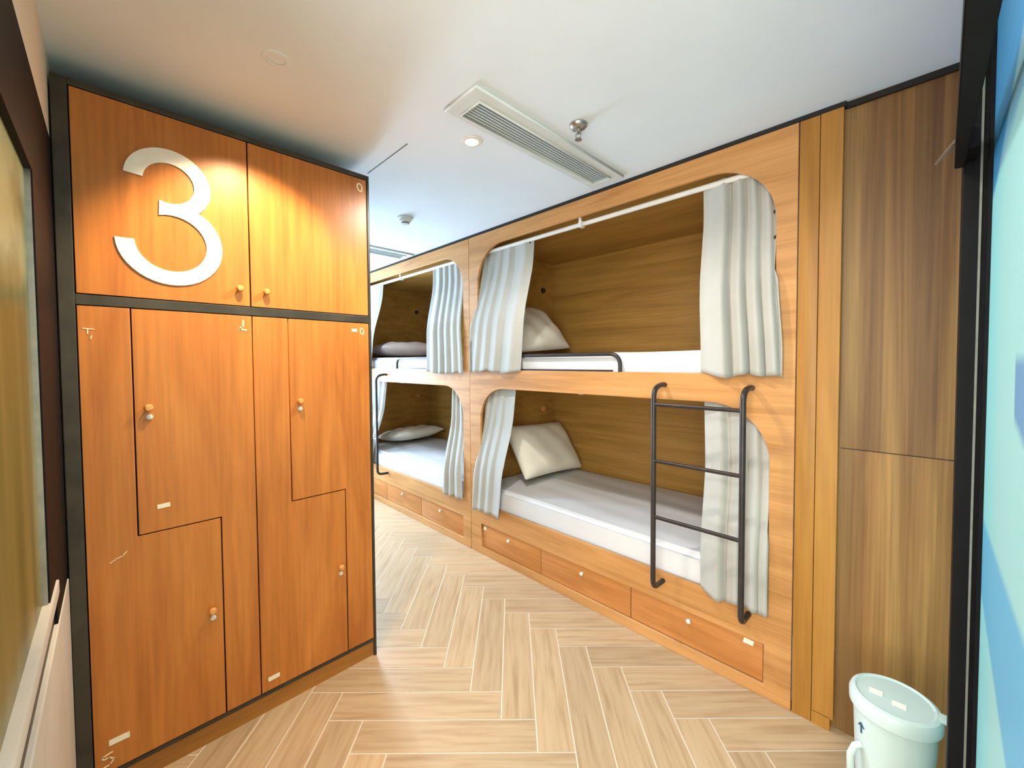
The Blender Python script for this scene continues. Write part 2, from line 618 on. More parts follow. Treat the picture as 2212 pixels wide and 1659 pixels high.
gv2 = [bm.verts.new(p) for p in ((X_END, -1.9, -0.06), (1.3, -1.9, -0.06), (1.3, 2.1, -0.06), (X_END, 2.1, -0.06))]
gf2 = bm.faces.new(gv2[::-1])
gf2.material_index = 1
for i in range(4):
    q = bm.faces.new((gv[i], gv2[i], gv2[(i + 1) % 4], gv[(i + 1) % 4]))
    q.material_index = 1
structure(finish('floor', bm, None, mats=('tile', 'grout')))

structure(box_obj('ceiling', (X_END, 1.3, -1.9, 3.05, CEIL, CEIL + 0.08), 'white_paint'))
# hairline joint of the ceiling boards
structure(box_obj('trim_1', (-2.06, -1.66, 0.981, 0.985, CEIL - 0.0015, CEIL + 0.01), 'vent_dark'))

# walls out of the camera's view that close the aisle and the hall
structure(box_obj('wall_aisle', (X_END, -2.47, 0.82, 0.90, 0, CEIL), 'white_paint'))
structure(box_obj('wall_end', (X_END - 0.08, X_END, 0.82, 3.05, 0, CEIL), 'white_paint'))
structure(box_obj('wall_hall', (-0.78, 1.3, -1.98, -1.9, 0, CEIL), 'wall_paint'))
structure(box_obj('wall_east', (1.3, 1.38, -1.9, 0.88, 0, CEIL), 'wall_paint'))
# narrow window at the end of the aisle
w2 = thing('window_2', 'narrow bright window at the end of the aisle', 'window')
structure(w2)
plate('window_frame', [rect(1.26, 1.89, 0.35, 2.35), rect(1.30, 1.85, 0.40, 2.30)], 0.05, 'white_metal', w2, 'YZ', X_END + 0.05)
plate('sill_board', [rect(1.24, 1.91, 0.31, 0.35)], 0.09, 'white_metal', w2, 'YZ', X_END + 0.09)

# mural wall beside the photographer, with its black jamb at the bunk end
structure(box_obj('wall_right', (XR, 1.3, 0.88, 2.10, 0, CEIL), 'mural'))
df = thing('door_frame', 'black metal door jamb between the wooden panel and the blue mural', 'door frame')
structure(df)
bm = bmesh.new()
box(bm, 0.0640, XR, 1.50, 1.565, 0, CEIL, bev=0.002)
finish('jamb', bm, 'black_metal', df)
bm = bmesh.new()
box(bm, 0.0915, 0.0955, 1.496, 1.50, 0, CEIL)
finish('edge_strip', bm, 'strip', df)
bm = bmesh.new()
box(bm, XR - 0.006, XR, 1.47, 1.50, 0, CEIL)
finish('rebate', bm, 'black_metal', df)

# window wall to the side of the lockers
YW = -0.12
XW0, XW1 = -1.945, -0.78
bm = bmesh.new()
box(bm, XW0 - 0.5, XW1, -1.9, YW - 0.05, 0, CEIL)           # body of the wall
box(bm, XW0 - 0.5, XW0, YW - 0.05, YW, 0, CEIL)
box(bm, XW0, XW1, YW - 0.05, YW, 2.215, CEIL)               # strip over the window
structure(finish('wall_left', bm, 'wall_paint'))
bm = bmesh.new()
box(bm, XW0 + 0.002, XW1, YW - 0.05, YW + 0.004, 0, 0.805, bev=0.003)
structure(finish('trim_2', bm, 'ledge_white'), 'white painted wall panel under the window ledge')
bm = bmesh.new()
box(bm, -1.62, XW1, YW - 0.05, YW - 0.006, 0.805, 0.888)
structure(finish('trim_3', bm, 'frame_metal'))
w1 = thing('window_1', 'olive glazed window in a black metal frame beside the lockers', 'window')
structure(w1)
bm = bmesh.new()
box(bm, XW0, XW1, YW - 0.05, YW + 0.001, 1.955, 2.215, bev=0.002)     # head
box(bm, XW0, -1.47, YW - 0.05, YW + 0.001, 0.925, 1.955, bev=0.002)
box(bm, XW0, -1.62, YW - 0.05, YW + 0.001, 0.805, 0.926)   # jamb
finish('window_frame', bm, 'black_metal', w1)
box_obj('pane', (-1.47, XW1, YW - 0.045, YW - 0.012, 0.925, 1.955), 'olive', w1)
box_obj('glazing_bead', (-1.476, -1.464, YW - 0.013, YW - 0.002, 0.925, 1.955), 'chrome', w1)
box_obj('window_sill', (-1.62, XW1, YW - 0.05, YW + 0.006, 0.888, 0.925), 'ledge_white', w1, bev=0.003)

# wooden wall between the bunks and the jamb, and the two upright boards beside the bunk
structure(box_obj('wall_rear', (-0.30, 0.64, 2.06, 2.10, 0, CEIL - 0.012), 'wall_wood'))
structure(box_obj('trim_4', (-0.2195, 0.64, 2.045, 2.058, CEIL - 0.022, CEIL), 'gap'))
structure(box_obj('trim_5', (-0.365, -0.2985, YB, YB + 0.03, 0, CEIL - 0.022), 'pilaster', bev=0.003))
bm = bmesh.new()
box(bm, -0.2965, -0.2255, YB - 0.002, YB + 0.03, 0.05, CEIL - 0.022, bev=0.003)
box(bm, -0.2965, -0.236, YB - 0.002, YB + 0.03, 0.0, 0.055)
structure(finish('trim_6', bm, 'pilaster'))
structure(box_obj('trim_7', (-4.75, -0.2195, YB + 0.004, YB + 0.034, CEIL - 0.020, CEIL), 'gap'))
# horizontal board joint in the wooden wall
structure(box_obj('trim_8', (-0.22, 0.10, 2.0585, 2.0605, 1.148, 1.1505), 'gap'))

# ------------------------------------------------------------------ lockers
LK = thing('locker_cabinet', 'tall orange wood locker cabinet in a dark metal frame with a big white number', 'locker', (XL, 0, 0))
bm = bmesh.new()
Y0, Y1, ZT = -0.1155, 0.933, 2.424
box(bm, -0.52, 0, Y0, -0.078, 0, ZT, bev=0.002)
box(bm, -0.52, 0, 0.921, Y1, 0, ZT, bev=0.002)
box(bm, -0.52, 0, -0.078, 0.921, ZT - 0.022, ZT, bev=0.002)
box(bm, -0.52, 0, -0.078, 0.921, 1.698, 1.732, bev=0.002)
box(bm, -0.52, -0.002, -0.078, 0.921, 0.078, 0.094)
finish('frame', bm, 'frame_metal', LK)
box_obj('carcass', (-0.52, -0.022, -0.078, 0.921, 0.02, ZT - 0.022), 'gap', LK)
box_obj('plinth', (-0.05, -0.012, -0.078, 0.921, 0, 0.078), 'plinth', LK)

G = 0.0022


def knob_set(door, y, z, lock=True):
    lathe_obj('knob', [(0.0, 0.028), (0.009, 0.027), (0.013, 0.021), (0.0135, 0.015), (0.009, 0.007), (0.006, 0.0)], 'knob_wood', door, 'X', (0, y, z), 20)
    if lock:
        lk = lathe_obj('lock', [(0.0, 0.006), (0.007, 0.006), (0.0095, 0.004), (0.0100, 0.0)], 'white_metal', door, 'X', (0, y + 0.002, z - 0.034), 18)
        lk['label'] = 'round white cylinder lock under the knob'


def inset(poly, d):
    """shrink an axis-aligned polygon (counter-clockwise) by d"""
    out = []
    n = len(poly)
    for i in range(n):
        p0, p1, p2 = Vector(poly[i - 1]), Vector(poly[i]), Vector(poly[(i + 1) % n])
        e1, e2 = (p1 - p0).normalized(), (p2 - p1).normalized()
        n1_, n2_ = Vector((-e1.y, e1.x)), Vector((-e2.y, e2.x))
        out.append(tuple(p1 + n1_ * d + n2_ * d))
    return out


def ldoor(poly, knob=None, lock=True):
    d = plate('door', [inset(poly, G)], 0.020, 'locker', LK, 'YZ', 0.0, bev=0.0012)
    if knob:
        knob_set(d, *knob, lock=lock)
    return d


ya, yb_, yc = -0.077, 0.415, 0.920
d1 = ldoor(rect(ya, yb_, 1.733, ZT - 0.023), (0.376, 1.802), False)
d2 = ldoor(rect(yb_, yc, 1.733, ZT - 0.023), (0.470, 1.799), False)
zl, zh, zm = 0.095, 1.697, 0.891
d3 = ldoor([(ya, zl), (0.295, zl), (0.295, zm), (0.053, zm), (0.053, zh), (ya, zh)], (0.258, 0.535))
d4 = ldoor([(0.053, zm), (0.295, zm), (0.295, zl), (0.418, zl), (0.418, zh), (0.053, zh)], (0.091, 1.345))
d5 = ldoor([(0.418, zl), (0.788, zl), (0.788, zm), (0.553, zm), (0.553, zh), (0.418, zh)], (0.757, 0.525))
d6 = ldoor([(0.553, zm), (0.788, zm), (0.788, zl), (yc, zl), (yc, zh), (0.553, zh)], (0.592, 1.332))

# the big white 3
UC, UR, LC, LR, SW = (0.168, 2.158), 0.122, (0.171, 1.942), 0.152, 0.050


def arc(c_, r, a0, a1, n=28):
    return [(c_[0] + r * math.cos(math.radians(a0 + (a1 - a0) * i / n)), c_[1] + r * math.sin(math.radians(a0 + (a1 - a0) * i / n))) for i in range(n + 1)]


au = math.degrees(math.atan2(2.069 - UC[1], 0.251 - UC[0]))
al = math.degrees(math.atan2(2.069 - LC[1], 0.251 - LC[0]))
three = arc(UC, UR, 176, au) + arc(LC, LR, al, -178)[1:] + arc(LC, LR - SW, -178, 110) + arc(UC, UR - SW, -114, 176)
num = plate('number', [three], 0.005, 'white_sign', d1, 'YZ', 0.0052)
num['label'] = 'large white numeral 3'


def marks(door, name, strokes, w=0.005):
    bm_ = bmesh.new()
    for s in strokes:
        stroke(bm_, s, w, 'YZ', 0.0002, 0.0012)
    o = finish(name, bm_, 'chalk', door)
    return o


def ring(cy, cz, ry, rz, tilt=0.0, n=16):
    return [(cy + ry * math.cos(a) + tilt * rz * math.sin(a), cz + rz * math.sin(a)) for a in (2 * math.pi * i / n for i in range(n + 1))]


def zero(door, cy, cz, ry, rz, w):
    plate('small_number', [ring(cy, cz, ry, rz, -0.12, 28)[:-1], ring(cy, cz, ry - w, rz - w, -0.12, 28)[:-1]], 0.0014, 'chalk', door, 'YZ', 0.0015)


zero(d2, 0.885, 2.356, 0.015, 0.0215, 0.0072)
marks(d4, 'small_number', [[(0.386, 1.675), (0.386, 1.652)], [(0.374, 1.640), (0.396, 1.637)], [(0.378, 1.648), (0.376, 1.640)]], 0.006)
zero(d6, 0.884, 1.655, 0.011, 0.017, 0.0045)
marks(d3, 'small_number', [[(-0.063, 1.620), (-0.038, 1.618)], [(-0.052, 1.617), (-0.053, 1.603)], [(-0.044, 1.596), (-0.046, 1.586)]], 0.003)
marks(d3, 'scuff', [[(-0.020, 0.819), (-0.005, 0.828), (0.012, 0.834), (0.022, 0.846)]], 0.0028)
marks(d3, 'small_number', [[(-0.032, 0.162), (-0.055, 0.157), (-0.056, 0.146), (-0.040, 0.148), (-0.028, 0.136), (-0.038, 0.122), (-0.058, 0.118)]], 0.0042)
for dr, cy_, cz_, w_, h_, a_ in ((d6, 0.846, 1.659, 0.026, 0.014, 0), (d4, 0.124, 0.982, 0.036, 0.016, 3), (d5, 0.466, 0.146, 0.044, 0.018, 2), (d3, -0.013, 0.196, 0.052, 0.020, 0)):
    ca, sa = math.cos(math.radians(a_)), math.sin(math.radians(a_))
    q = [(cy_ + u * ca - v * sa, cz_ + u * sa + v * ca) for u, v in ((-w_ / 2, -h_ / 2), (w_ / 2, -h_ / 2), (w_ / 2, h_ / 2), (-w_ / 2, h_ / 2))]
    plate('sticker', [q], 0.001, 'paper', dr, 'YZ', 0.0012)['label'] = 'blank white paper sticker'

# ------------------------------------------------------------------ bunks
MW = 2.157         # width of one bunk module
YBACK = 2.99


def sm(a, b_, t):
    t = min(max((t - a) / (b_ - a), 0), 1)
    return t * t * (3 - 2 * t)


def make_bunk(x0, label, ladder, guard, first):
    B = thing('bunk_bed', label, 'bunk bed', (x0, YB, 0), 'built-in wooden bunk pods')
    D = YBACK - YB
    zt = CEIL - 0.022
    plate('facade', [rect(0.0015, MW - 0.0015, 0, zt), arch(0.104, 2.080, 1.440, 2.372, 0.27), arch(0.126, 2.066, 0.393, 1.302, 0.25),
                     rect(0.124, 2.052, 0.058, 0.240)], 0.022, 'facade', B, 'XZ', 0.0, bev=0.0025)
    box_obj('back_panel', (0.03, MW - 0.03, D - 0.0, D + 0.03, 0.25, zt), 'pod', B)
    box_obj('end_panel', (0.03, 0.075, 0.0225, D, 0.25, zt), 'pod', B)
    box_obj('end_panel', (MW - 0.075, MW - 0.03, 0.0225, D, 0.25, zt), 'pod', B)
    box_obj('top_panel', (0.075, MW - 0.075, 0.0225, D, 2.405, 2.43), 'pod', B)
    box_obj('upper_deck', (0.075, MW - 0.075, 0.0225, D, 1.335, 1.40), 'pod', B)
    box_obj('lower_deck', (0.075, MW - 0.075, 0.0225, D, 0.26, 0.30), 'pod', B)
    # shallow surround behind the drawer fronts
    box_obj('drawer_carcass', (0.11, 2.066, 0.032, 0.6, 0.04, 0.255), 'gap', B)
    e = [0.126, 0.732, 1.400, 2.050]
    for i in range(3):
        bm_ = bmesh.new()
        box(bm_, e[i] + 0.0025, e[i + 1] - 0.0025, 0.013, 0.031, 0.061, 0.233, bev=0.0015)
        dw = finish('drawer', bm_, 'drawer', B, smooth=True)
        kx = (e[i] + e[i + 1]) / 2 + (0.0, 0.01, 0.0)[i]
        lathe_obj('knob', [(0.0, -0.012), (0.008, -0.0115), (0.0115, -0.007), (0.011, -0.001), (0.006, 0.004), (0.005, 0.0135)], 'white_metal', dw, 'Y', (kx, 0, 0.196), 18)
        if i == 2 and first:
            s_ = plate('sticker', [[(1.966, 0.204), (2.008, 0.204), (2.012, 0.226), (1.972, 0.228)]], 0.001, 'paper', dw, 'XZ', 0.0118)
            s_['label'] = 'torn white paper sticker'
        if i == 0 and first:
            s_ = plate('sticker', [[(0.140, 0.196), (0.166, 0.190), (0.170, 0.214), (0.150, 0.222)]], 0.001, 'paper', dw, 'XZ', 0.0118)
            s_['label'] = 'torn white paper sticker'
    # curtain rods with their centre brackets
    for z, x1, x2, nm in ((2.338, 0.085, 2.072, 'upper'), (1.316, 0.085, 2.072, 'lower')):
        bm_ = bmesh.new()
        tube(bm_, [(x1, 0.042, z), (x2, 0.042, z)], 0.0135, 16)
        r = finish('curtain_rod', bm_, 'white_metal', B, smooth=True)
        bm_ = bmesh.new()
        box(bm_, 1.035, 1.060, 0.023, 0.060, z - 0.020, z + 0.018, bev=0.004)
        box(bm_, 1.040, 1.055, 0.022, 0.034, z, z + 0.046)
        finish('bracket', bm_, 'white_metal', r, smooth=True)
    # guard rail of the upper bunk: one bent tube, and a thin dark strip along its bottom
    gx, gy = guard, 0.012
    bm_ = bmesh.new()
    zt2, zb = 1.542, 1.432
    if gx[2] == 'end':
        pts = [(gx[0], gy, zb), (gx[0], gy, zt2 - 0.08)] + bend((gx[0], gy, zb), (gx[0], gy, zt2), (gx[1], gy, zt2), 0.07) + \
              bend((gx[0], gy, zt2), (gx[1], gy, zt2), (gx[1], gy, zb), 0.07) + [(gx[1], gy, zb)]
    tube(bm_, pts, 0.012, 14)
    gr = finish('guard_rail', bm_, 'ladder_metal', B, smooth=True)
    gr['label'] = 'black bent tube guard rail'
    bm_ = bmesh.new()
    box(bm_, gx[0] + 0.03, gx[1] - 0.05, gy - 0.004, gy + 0.010, 1.441, 1.451)
    finish('dark_strip', bm_, 'ladder_metal', gr)
    # reading lamp / socket on the head wall of each pod
    for z in (2.15, 1.07):
        lathe_obj('socket', [(0.0, 0.018), (0.022, 0.016), (0.026, 0.0)], 'frame_metal' if z > 2 else 'knob_wood', B, 'X', (0.075, 0.80, z), 18)
    # ladder: two hooked stiles and three rungs
    xa, xb = ladder
    yl = -0.115
    LD = thing('bunk_ladder', 'black three-rung ladder hooked on the nearer bunk' if first else 'black ladder stile hooked on the far bunk, just behind the locker edge', 'ladder', (x0, YB, 0), 'black bunk ladders')
    for x in (xa, xb):
        bm_ = bmesh.new()
        top, bot = (x, yl, 1.375), (x, yl, 0.345)
        s_pts = [(x + 0.004, -0.001, 1.378), (x + 0.003, -0.03, 1.380)]
        s_pts += bend((x, -0.03, 1.380), (x, yl, 1.365), (x, yl, 1.0), 0.055, 8)
        s_pts += [(x, yl, 0.9)]
        s_pts += bend((x, yl, 0.9), (x, yl, 0.355), (x, -0.02, 0.355), 0.05, 8)
        s_pts += [(x, -0.02, 0.352), (x, -0.001, 0.352)]
        tube(bm_, s_pts, 0.0125, 14)
        finish('stile', bm_, 'ladder_metal', LD, smooth=True)
    for z in (1.285, 1.003, 0.722):
        bm_ = bmesh.new()
        tube(bm_, [(xa + 0.008, yl, z), (xb - 0.008, yl, z)], 0.0095, 12)
        finish('rung', bm_, 'ladder_metal', LD, smooth=True)
    return B


XB1 = -2.524
XB2 = XB1 - MW
make_bunk(XB1, 'nearer two-storey wooden bunk pod with three full drawers and the ladder', (1.592, 1.992), (0.35, 1.330, 'end'), True)
make_bunk(XB2, 'far two-storey wooden bunk pod partly hidden behind the locker cabinet', (0.385, 0.785), (0.985, 1.90, 'end'), False)

# ------------------------------------------------------------------ curtains


def curtain(name_label, group, x_top, x_bot, ztop, zbot, y_in, y_out, zc, lim, folds, amp, seed, skew=1.0, flip=False, eyelets=()):
    """hanging cloth. x_top/x_bot: (x0,x1) at rod and hem; it leaves the opening (y_in) and falls in front (y_out) around
    height zc. lim: the sides of the opening, which the cloth keeps to while it is still behind the front panel."""
    rnd = random.Random(seed)
    T = thing('curtain', name_label, 'curtain', (x_top[0], YB, 0), group)
    bm_ = bmesh.new()
    nu, nv = 150, 40
    ph = rnd.uniform(0, 6.28)
    w2_ = rnd.uniform(0, 6.28)
    grid = []
    for j in range(nv + 1):
        t = j / nv
        z = ztop + (zbot - ztop) * t
        out = sm(zc + 0.25, zc - 0.25, z)
        yb_ = y_in + (y_out - y_in) * out
        row = []
        for i in range(nu + 1):
            s_ = i / nu
            x0 = x_top[0] + (x_bot[0] - x_top[0]) * t
            x1 = x_top[1] + (x_bot[1] - x_top[1]) * t
            x = x0 + (x1 - x0) * s_
            q = 1 - (1 - s_) ** skew if flip else s_ ** skew
            q += 0.02 * math.sin(2 * math.pi * s_ + w2_) + 0.004 * math.sin(4 * t + w2_ + 6 * s_)
            a = 2 * math.pi * folds * q + ph
            prof = math.sin(a + 0.7 * math.sin(a))
            k = amp * (0.7 + 0.55 * t) * (0.8 + 0.3 * math.sin(3.1 * s_ + ph))
            if 0.15 < out < 0.85:
                k *= 0.8
            y = yb_ + k * prof
            x += 0.008 * math.cos(a) * (0.4 + 0.6 * t) * min(1, 8 * s_, 8 * (1 - s_))
            x += 0.004 * math.sin(5 * t + w2_) * t
            slack = max(0.0, YB - 0.008 - y) * 2.2
            x = min(max(x, lim[0] - slack), lim[1] + slack)
            zz = z + (0.006 * math.sin(a * 0.5 + ph) + 0.005 * math.sin(9 * s_ + ph)) * sm(0.8, 1.0, t)
            row.append(bm_.verts.new((x - x_top[0], y - YB, zz)))
        grid.append(row)
    for j in range(nv):
        for i in range(nu):
            bm_.faces.new((grid[j][i], grid[j][i + 1], grid[j + 1][i + 1], grid[j + 1][i]))
    pos = [[tuple(v.co) for v in row] for row in grid]
    bmesh.ops.recalc_face_normals(bm_, faces=bm_.faces[:])
    o = finish('cloth', bm_, 'curtain', T, smooth='all')
    md = o.modifiers.new('thickness', 'SOLIDIFY')
    md.thickness = 0.0025
    md.offset = 0
    for u_, z_ in eyelets:
        j = min(range(nv + 1), key=lambda q_: abs(ztop + (zbot - ztop) * q_ / nv - z_))
        p_ = pos[j][round(u_ * nu)]
        lathe_obj('eyelet', [(0.0, -0.0035), (0.008, -0.003), (0.0095, 0.0), (0.008, 0.002)], 'ladder_metal', T, 'Y', p_, 16)
    return T


GC = 'pale linen bunk curtains'


YI, YO = 2.070, 1.998
OU, OL = (0.108, 2.076), (0.130, 2.062)     # sides of the upper and lower openings


def side(xb_, o):
    return (xb_ + o[0], xb_ + o[1])


# nearer bunk, upper pod
curtain('wide pale curtain bunched at the ladder end of the nearer upper bunk', GC, (-0.765, -0.462), (-0.750, -0.406), 2.352, 1.432, YI, YO, 1.98,
        side(XB1, OU), 4.2, 0.019, 3, skew=1.6, eyelets=((0.965, 2.14), (0.98, 2.02)))
curtain('pale curtain gathered at the pillow end of the nearer upper bunk', GC, (-2.40, -1.875), (-2.555, -1.952), 2.346, 1.428, YI, YO, 1.98,
        side(XB1, OU), 4.6, 0.014, 5, skew=1.35, flip=True, eyelets=((0.93, 2.315),))
# nearer bunk, lower pod
curtain('pale curtain behind the black ladder in the nearer lower bunk', GC, (-0.752, -0.466), (-0.735, -0.448), 1.318, 0.385, YI, 1.998, 0.80,
        side(XB1, OL), 3.8, 0.015, 8, skew=1.5)
curtain('pale curtain hanging by the white pillow of the nearer lower bunk', GC, (-2.38, -2.045), (-2.500, -2.165), 1.318, 0.352, YI, YO, 0.86,
        side(XB1, OL), 3.4, 0.013, 11, skew=1.3, flip=True)
# far bunk
curtain('pale curtain bunched at the upper opening edge of the far bunk, beside the post', GC, (-3.085, -2.65), (-3.11, -2.580), 2.346, 1.410, YI, YO, 1.98,
        side(XB2, OU), 5.0, 0.013, 14, skew=1.3)
curtain('thin strip of pale curtain in the far upper bunk, at the locker edge', GC, (-4.53, -4.02), (-4.60, -4.20), 2.346, 1.428, YI, YO, 1.98,
        side(XB2, OU), 5.0, 0.017, 17)
curtain('pale curtain hanging by the post in the far lower bunk', GC, (-2.83, -2.66), (-2.90, -2.600), 1.318, 0.385, YI, 1.998, 0.80,
        side(XB2, OL), 3.4, 0.015, 21)
curtain('thin strip of pale curtain in the far lower bunk, behind the ladder stile', GC, (-4.50, -3.98), (-4.57, -4.22), 1.318, 0.385, YI, 1.998, 0.80,
        side(XB2, OL), 4.2, 0.015, 23)

# ------------------------------------------------------------------ mattresses and pillows


def mattress(x0, x1, y0, y1, z0, z1, label, seed):
    rnd = random.Random(seed)
    bm_ = bmesh.new()
    box(bm_, 0, x1 - x0, 0, y1 - y0, 0, z1 - z0)
    bmesh.ops.bevel(bm_, geom=bm_.edges[:], offset=0.028, segments=3, affect='EDGES')
    bmesh.ops.subdivide_edges(bm_, edges=[e for e in bm_.edges if e.calc_length() > 0.3], cuts=30, use_grid_fill=True)
    p1 = rnd.uniform(0, 6)
    for v in bm_.verts:
        if v.co.z > 0.04:
            v.co.z += 0.003 * math.sin(9 * v.co.x + p1) * math.sin(7 * v.co.y) + 0.002 * math.sin(31 * v.co.y + 3 * v.co.x)
        if v.co.y < 0.03:
            v.co.y += 0.002 * math.sin(40 * v.co.z + 5 * v.co.x + p1)
    o = finish('mattress', bm_, 'sheet', smooth=True, loc=(x0, y0, z0))
    tag(o, label, 'mattress', 'white sheeted bunk mattresses')
    return o


for xb, who in ((XB1, 'nearer'), (XB2, 'far')):
    mattress(xb + 0.085, xb + MW - 0.085, YB + 0.095 if False else YB + 0.034, YBACK - 0.012, 0.3005, 0.535,
             'white sheeted mattress in the lower pod of the %s bunk' % who, 3 if who == 'far' else 4)
    mattress(xb + 0.085, xb + MW - 0.085, YB + 0.034, YBACK - 0.012, 1.4005, 1.552,
             'white sheeted mattress in the upper pod of the %s bunk' % who, 5 if who == 'far' else 6)


def pillow(lx, ly, th, loc, rot, mat, label, seed, name='pillow', crease=0.006, spin=0.0):
    rnd = random.Random(seed)
    bm_ = bmesh.new()
    n = 40
    top, botm = [], []
    f1, f2, f3 = rnd.uniform(0, 6), rnd.uniform(0, 6), rnd.uniform(3, 5)
    for j in range(n + 1):
        rt_, rb_ = [], []
        for i in range(n + 1):
            u, v = i / n * 2 - 1, j / n * 2 - 1
            h = (max(0, 1 - abs(u) ** 3.0) * max(0, 1 - abs(v) ** 3.0)) ** 0.55
            sx_ = 1 - 0.07 * (1 - abs(u) ** 2) * abs(v) ** 3
            x = u * lx / 2 * (1 - 0.06 * (1 - v * v) * abs(u) ** 2)
            y = v * ly / 2 * (1 - 0.07 * (1 - u * u) * abs(v) ** 2)
            w = crease * (math.sin(f3 * 2 * u + 5 * v + f1) + 0.7 * math.sin(9 * v - 4 * u + f2)) * h
            rt_.append(bm_.verts.new((x, y, th / 2 * h + w)))
            rb_.append(rt_[-1] if i in (0, n) or j in (0, n) else bm_.verts.new((x, y, -th / 2 * h)))
        top.append(rt_)
        botm.append(rb_)
    for j in range(n):
        for i in range(n):
            bm_.faces.new((top[j][i], top[j][i + 1], top[j + 1][i + 1], top[j + 1][i]))
            q = (botm[j][i], botm[j + 1][i], botm[j + 1][i + 1], botm[j][i + 1])
            if len(set(q)) == 4 and not all(a in (top[j][i], top[j][i + 1], top[j + 1][i + 1], top[j + 1][i]) for a in q):
                bm_.faces.new(q)
    bmesh.ops.rotate(bm_, verts=bm_.verts[:], cent=(0, 0, 0), matrix=Matrix.Rotation(spin, 3, 'Z'))
    o = finish(name, bm_, mat, smooth='all', loc=loc)
    o.rotation_euler = rot
    tag(o, label, 'pillow' if name == 'pillow' else 'blanket', 'bunk pillows' if name == 'pillow' else None)
    return o


R = math.radians
# leaning pillows: local x is the height (leaning), local y the width
pillow(0.47, 0.72, 0.20, (XB1 + 0.280, 2.600, 0.768), (0, R(54), 0), 'pillow', 'cream pillow propped against the head wall of the nearer lower bunk', 2, spin=R(-3))
pillow(0.47, 0.70, 0.18, (XB1 + 0.285, 2.420, 1.770), (0, R(50), 0), 'pillow', 'cream pillow in shade behind the curtain of the nearer upper bunk', 4, spin=R(5))
pillow(0.42, 0.72, 0.15, (XB2 + 0.315, 2.58, 0.642), (0, R(-8), R(4)), 'pillow', 'white pillow lying flat in the far lower bunk', 6)
pillow(0.44, 0.80, 0.17, (XB2 + 0.32, 2.52, 1.656), (0, R(-4), 0), 'pillow_pink', 'pinkish beige pillow lying in the far upper bunk', 9)

# ------------------------------------------------------------------ ceiling fittings


def air_vent(x0, y0, label):
    V = thing('air_vent', label, 'air vent', (x0, y0, CEIL), 'long white ceiling air vents')
    wx, wy = 0.198, 1.02
    plate('frame', [rect(0, wx, 0, wy), rect(0.036, wx - 0.055, 0.062, wy - 0.055)], 0.014, 'vent_metal', V, 'XY', -0.007, bev=0.003)
    plate('inner_frame', [rect(0.030, wx - 0.049, 0.056, wy - 0.049), rect(0.036, wx - 0.055, 0.062, wy - 0.055)], 0.008, 'vent_metal', V, 'XY', -0.0165, bev=0.002)
    box_obj('duct_plate', (0.03, wx - 0.05, 0.056, wy - 0.05, -0.0035, -0.0015), 'vent_dark', V)
    n = 7
    for i in range(n):
        x = 0.036 + (wx - 0.091) * (i + 0.5) / n
        bm_ = bmesh.new()
        box(bm_, -0.0017, 0.0017, 0.062, wy - 0.055, -0.003, 0.003)
        bmesh.ops.rotate(bm_, verts=bm_.verts[:], cent=(0, 0, 0), matrix=Matrix.Rotation(R(12), 3, 'Y'))
        bmesh.ops.translate(bm_, verts=bm_.verts[:], vec=(x, 0, -0.0098))
        finish('slat', bm_, 'vent_metal', V)
    return V


air_vent(-1.332, 0.952, 'long white slatted air vent beside the glowing downlight')
air_vent(-3.49, 0.985, 'far white air vent at the aisle end of the ceiling, mostly hidden by the locker')

# glowing downlight
DL = thing('downlight', 'small glowing round downlight in the ceiling by the long vent', 'ceiling light', (-1.44, 1.18, CEIL))
lathe_obj('trim_ring', [(0.030, 0.0), (0.030, -0.006), (0.045, -0.004), (0.047, 0.0)], 'white_metal', DL, 'Z', (0, 0, 0), 32)
m, nt, b = new_mat('lit_lens', (1, 1, 1, 1), 0.5)
b.inputs['Emission Color'].default_value = (1.0, 0.93, 0.80, 1)
b.inputs['Emission Strength'].default_value = 4.0
MAT['lens'] = m
lathe_obj('lens', [(0.0, -0.003), (0.030, -0.003), (0.030, -0.001), (0.0, -0.001)], 'lens', DL, 'Z', (0, 0, 0), 32)

DL2 = thing('downlight', 'faint flush downlight ring in the beige ceiling in front of the lockers', 'ceiling light', (-1.50, 0.41, CEIL))
lathe_obj('trim_ring', [(0.026, -0.001), (0.028, -0.003), (0.040, -0.002), (0.042, 0.0)], 'white_paint', DL2, 'Z', (0, 0, 0), 32)

# sprinkler head
SP = thing('sprinkler', 'steel pendent sprinkler head in the ceiling beyond the vent', 'sprinkler', (-1.03, 1.42, CEIL))
lathe_obj('escutcheon', [(0.0, 0.0), (0.038, 0.0), (0.038, -0.006), (0.030, -0.016), (0.016, -0.022), (0.0, -0.022)], 'chrome', SP, 'Z', (0, 0, 0), 28)
lathe_obj('nozzle', [(0.0, -0.02), (0.011, -0.02), (0.011, -0.034), (0.006, -0.038), (0.0, -0.038)], 'chrome', SP, 'Z', (0, 0, 0), 16)
bm = bmesh.new()
for s in (-1, 1):
    tube(bm, [(s * 0.010, 0, -0.034), (s * 0.014, 0, -0.044), (s * 0.010, 0, -0.054), (0, 0, -0.060)], 0.0022, 8)
finish('yoke', bm, 'chrome', SP, smooth=True)
lathe_obj('deflector', [(0.0, -0.060), (0.014, -0.060), (0.015, -0.063), (0.0, -0.064)], 'chrome', SP, 'Z', (0, 0, 0), 20)

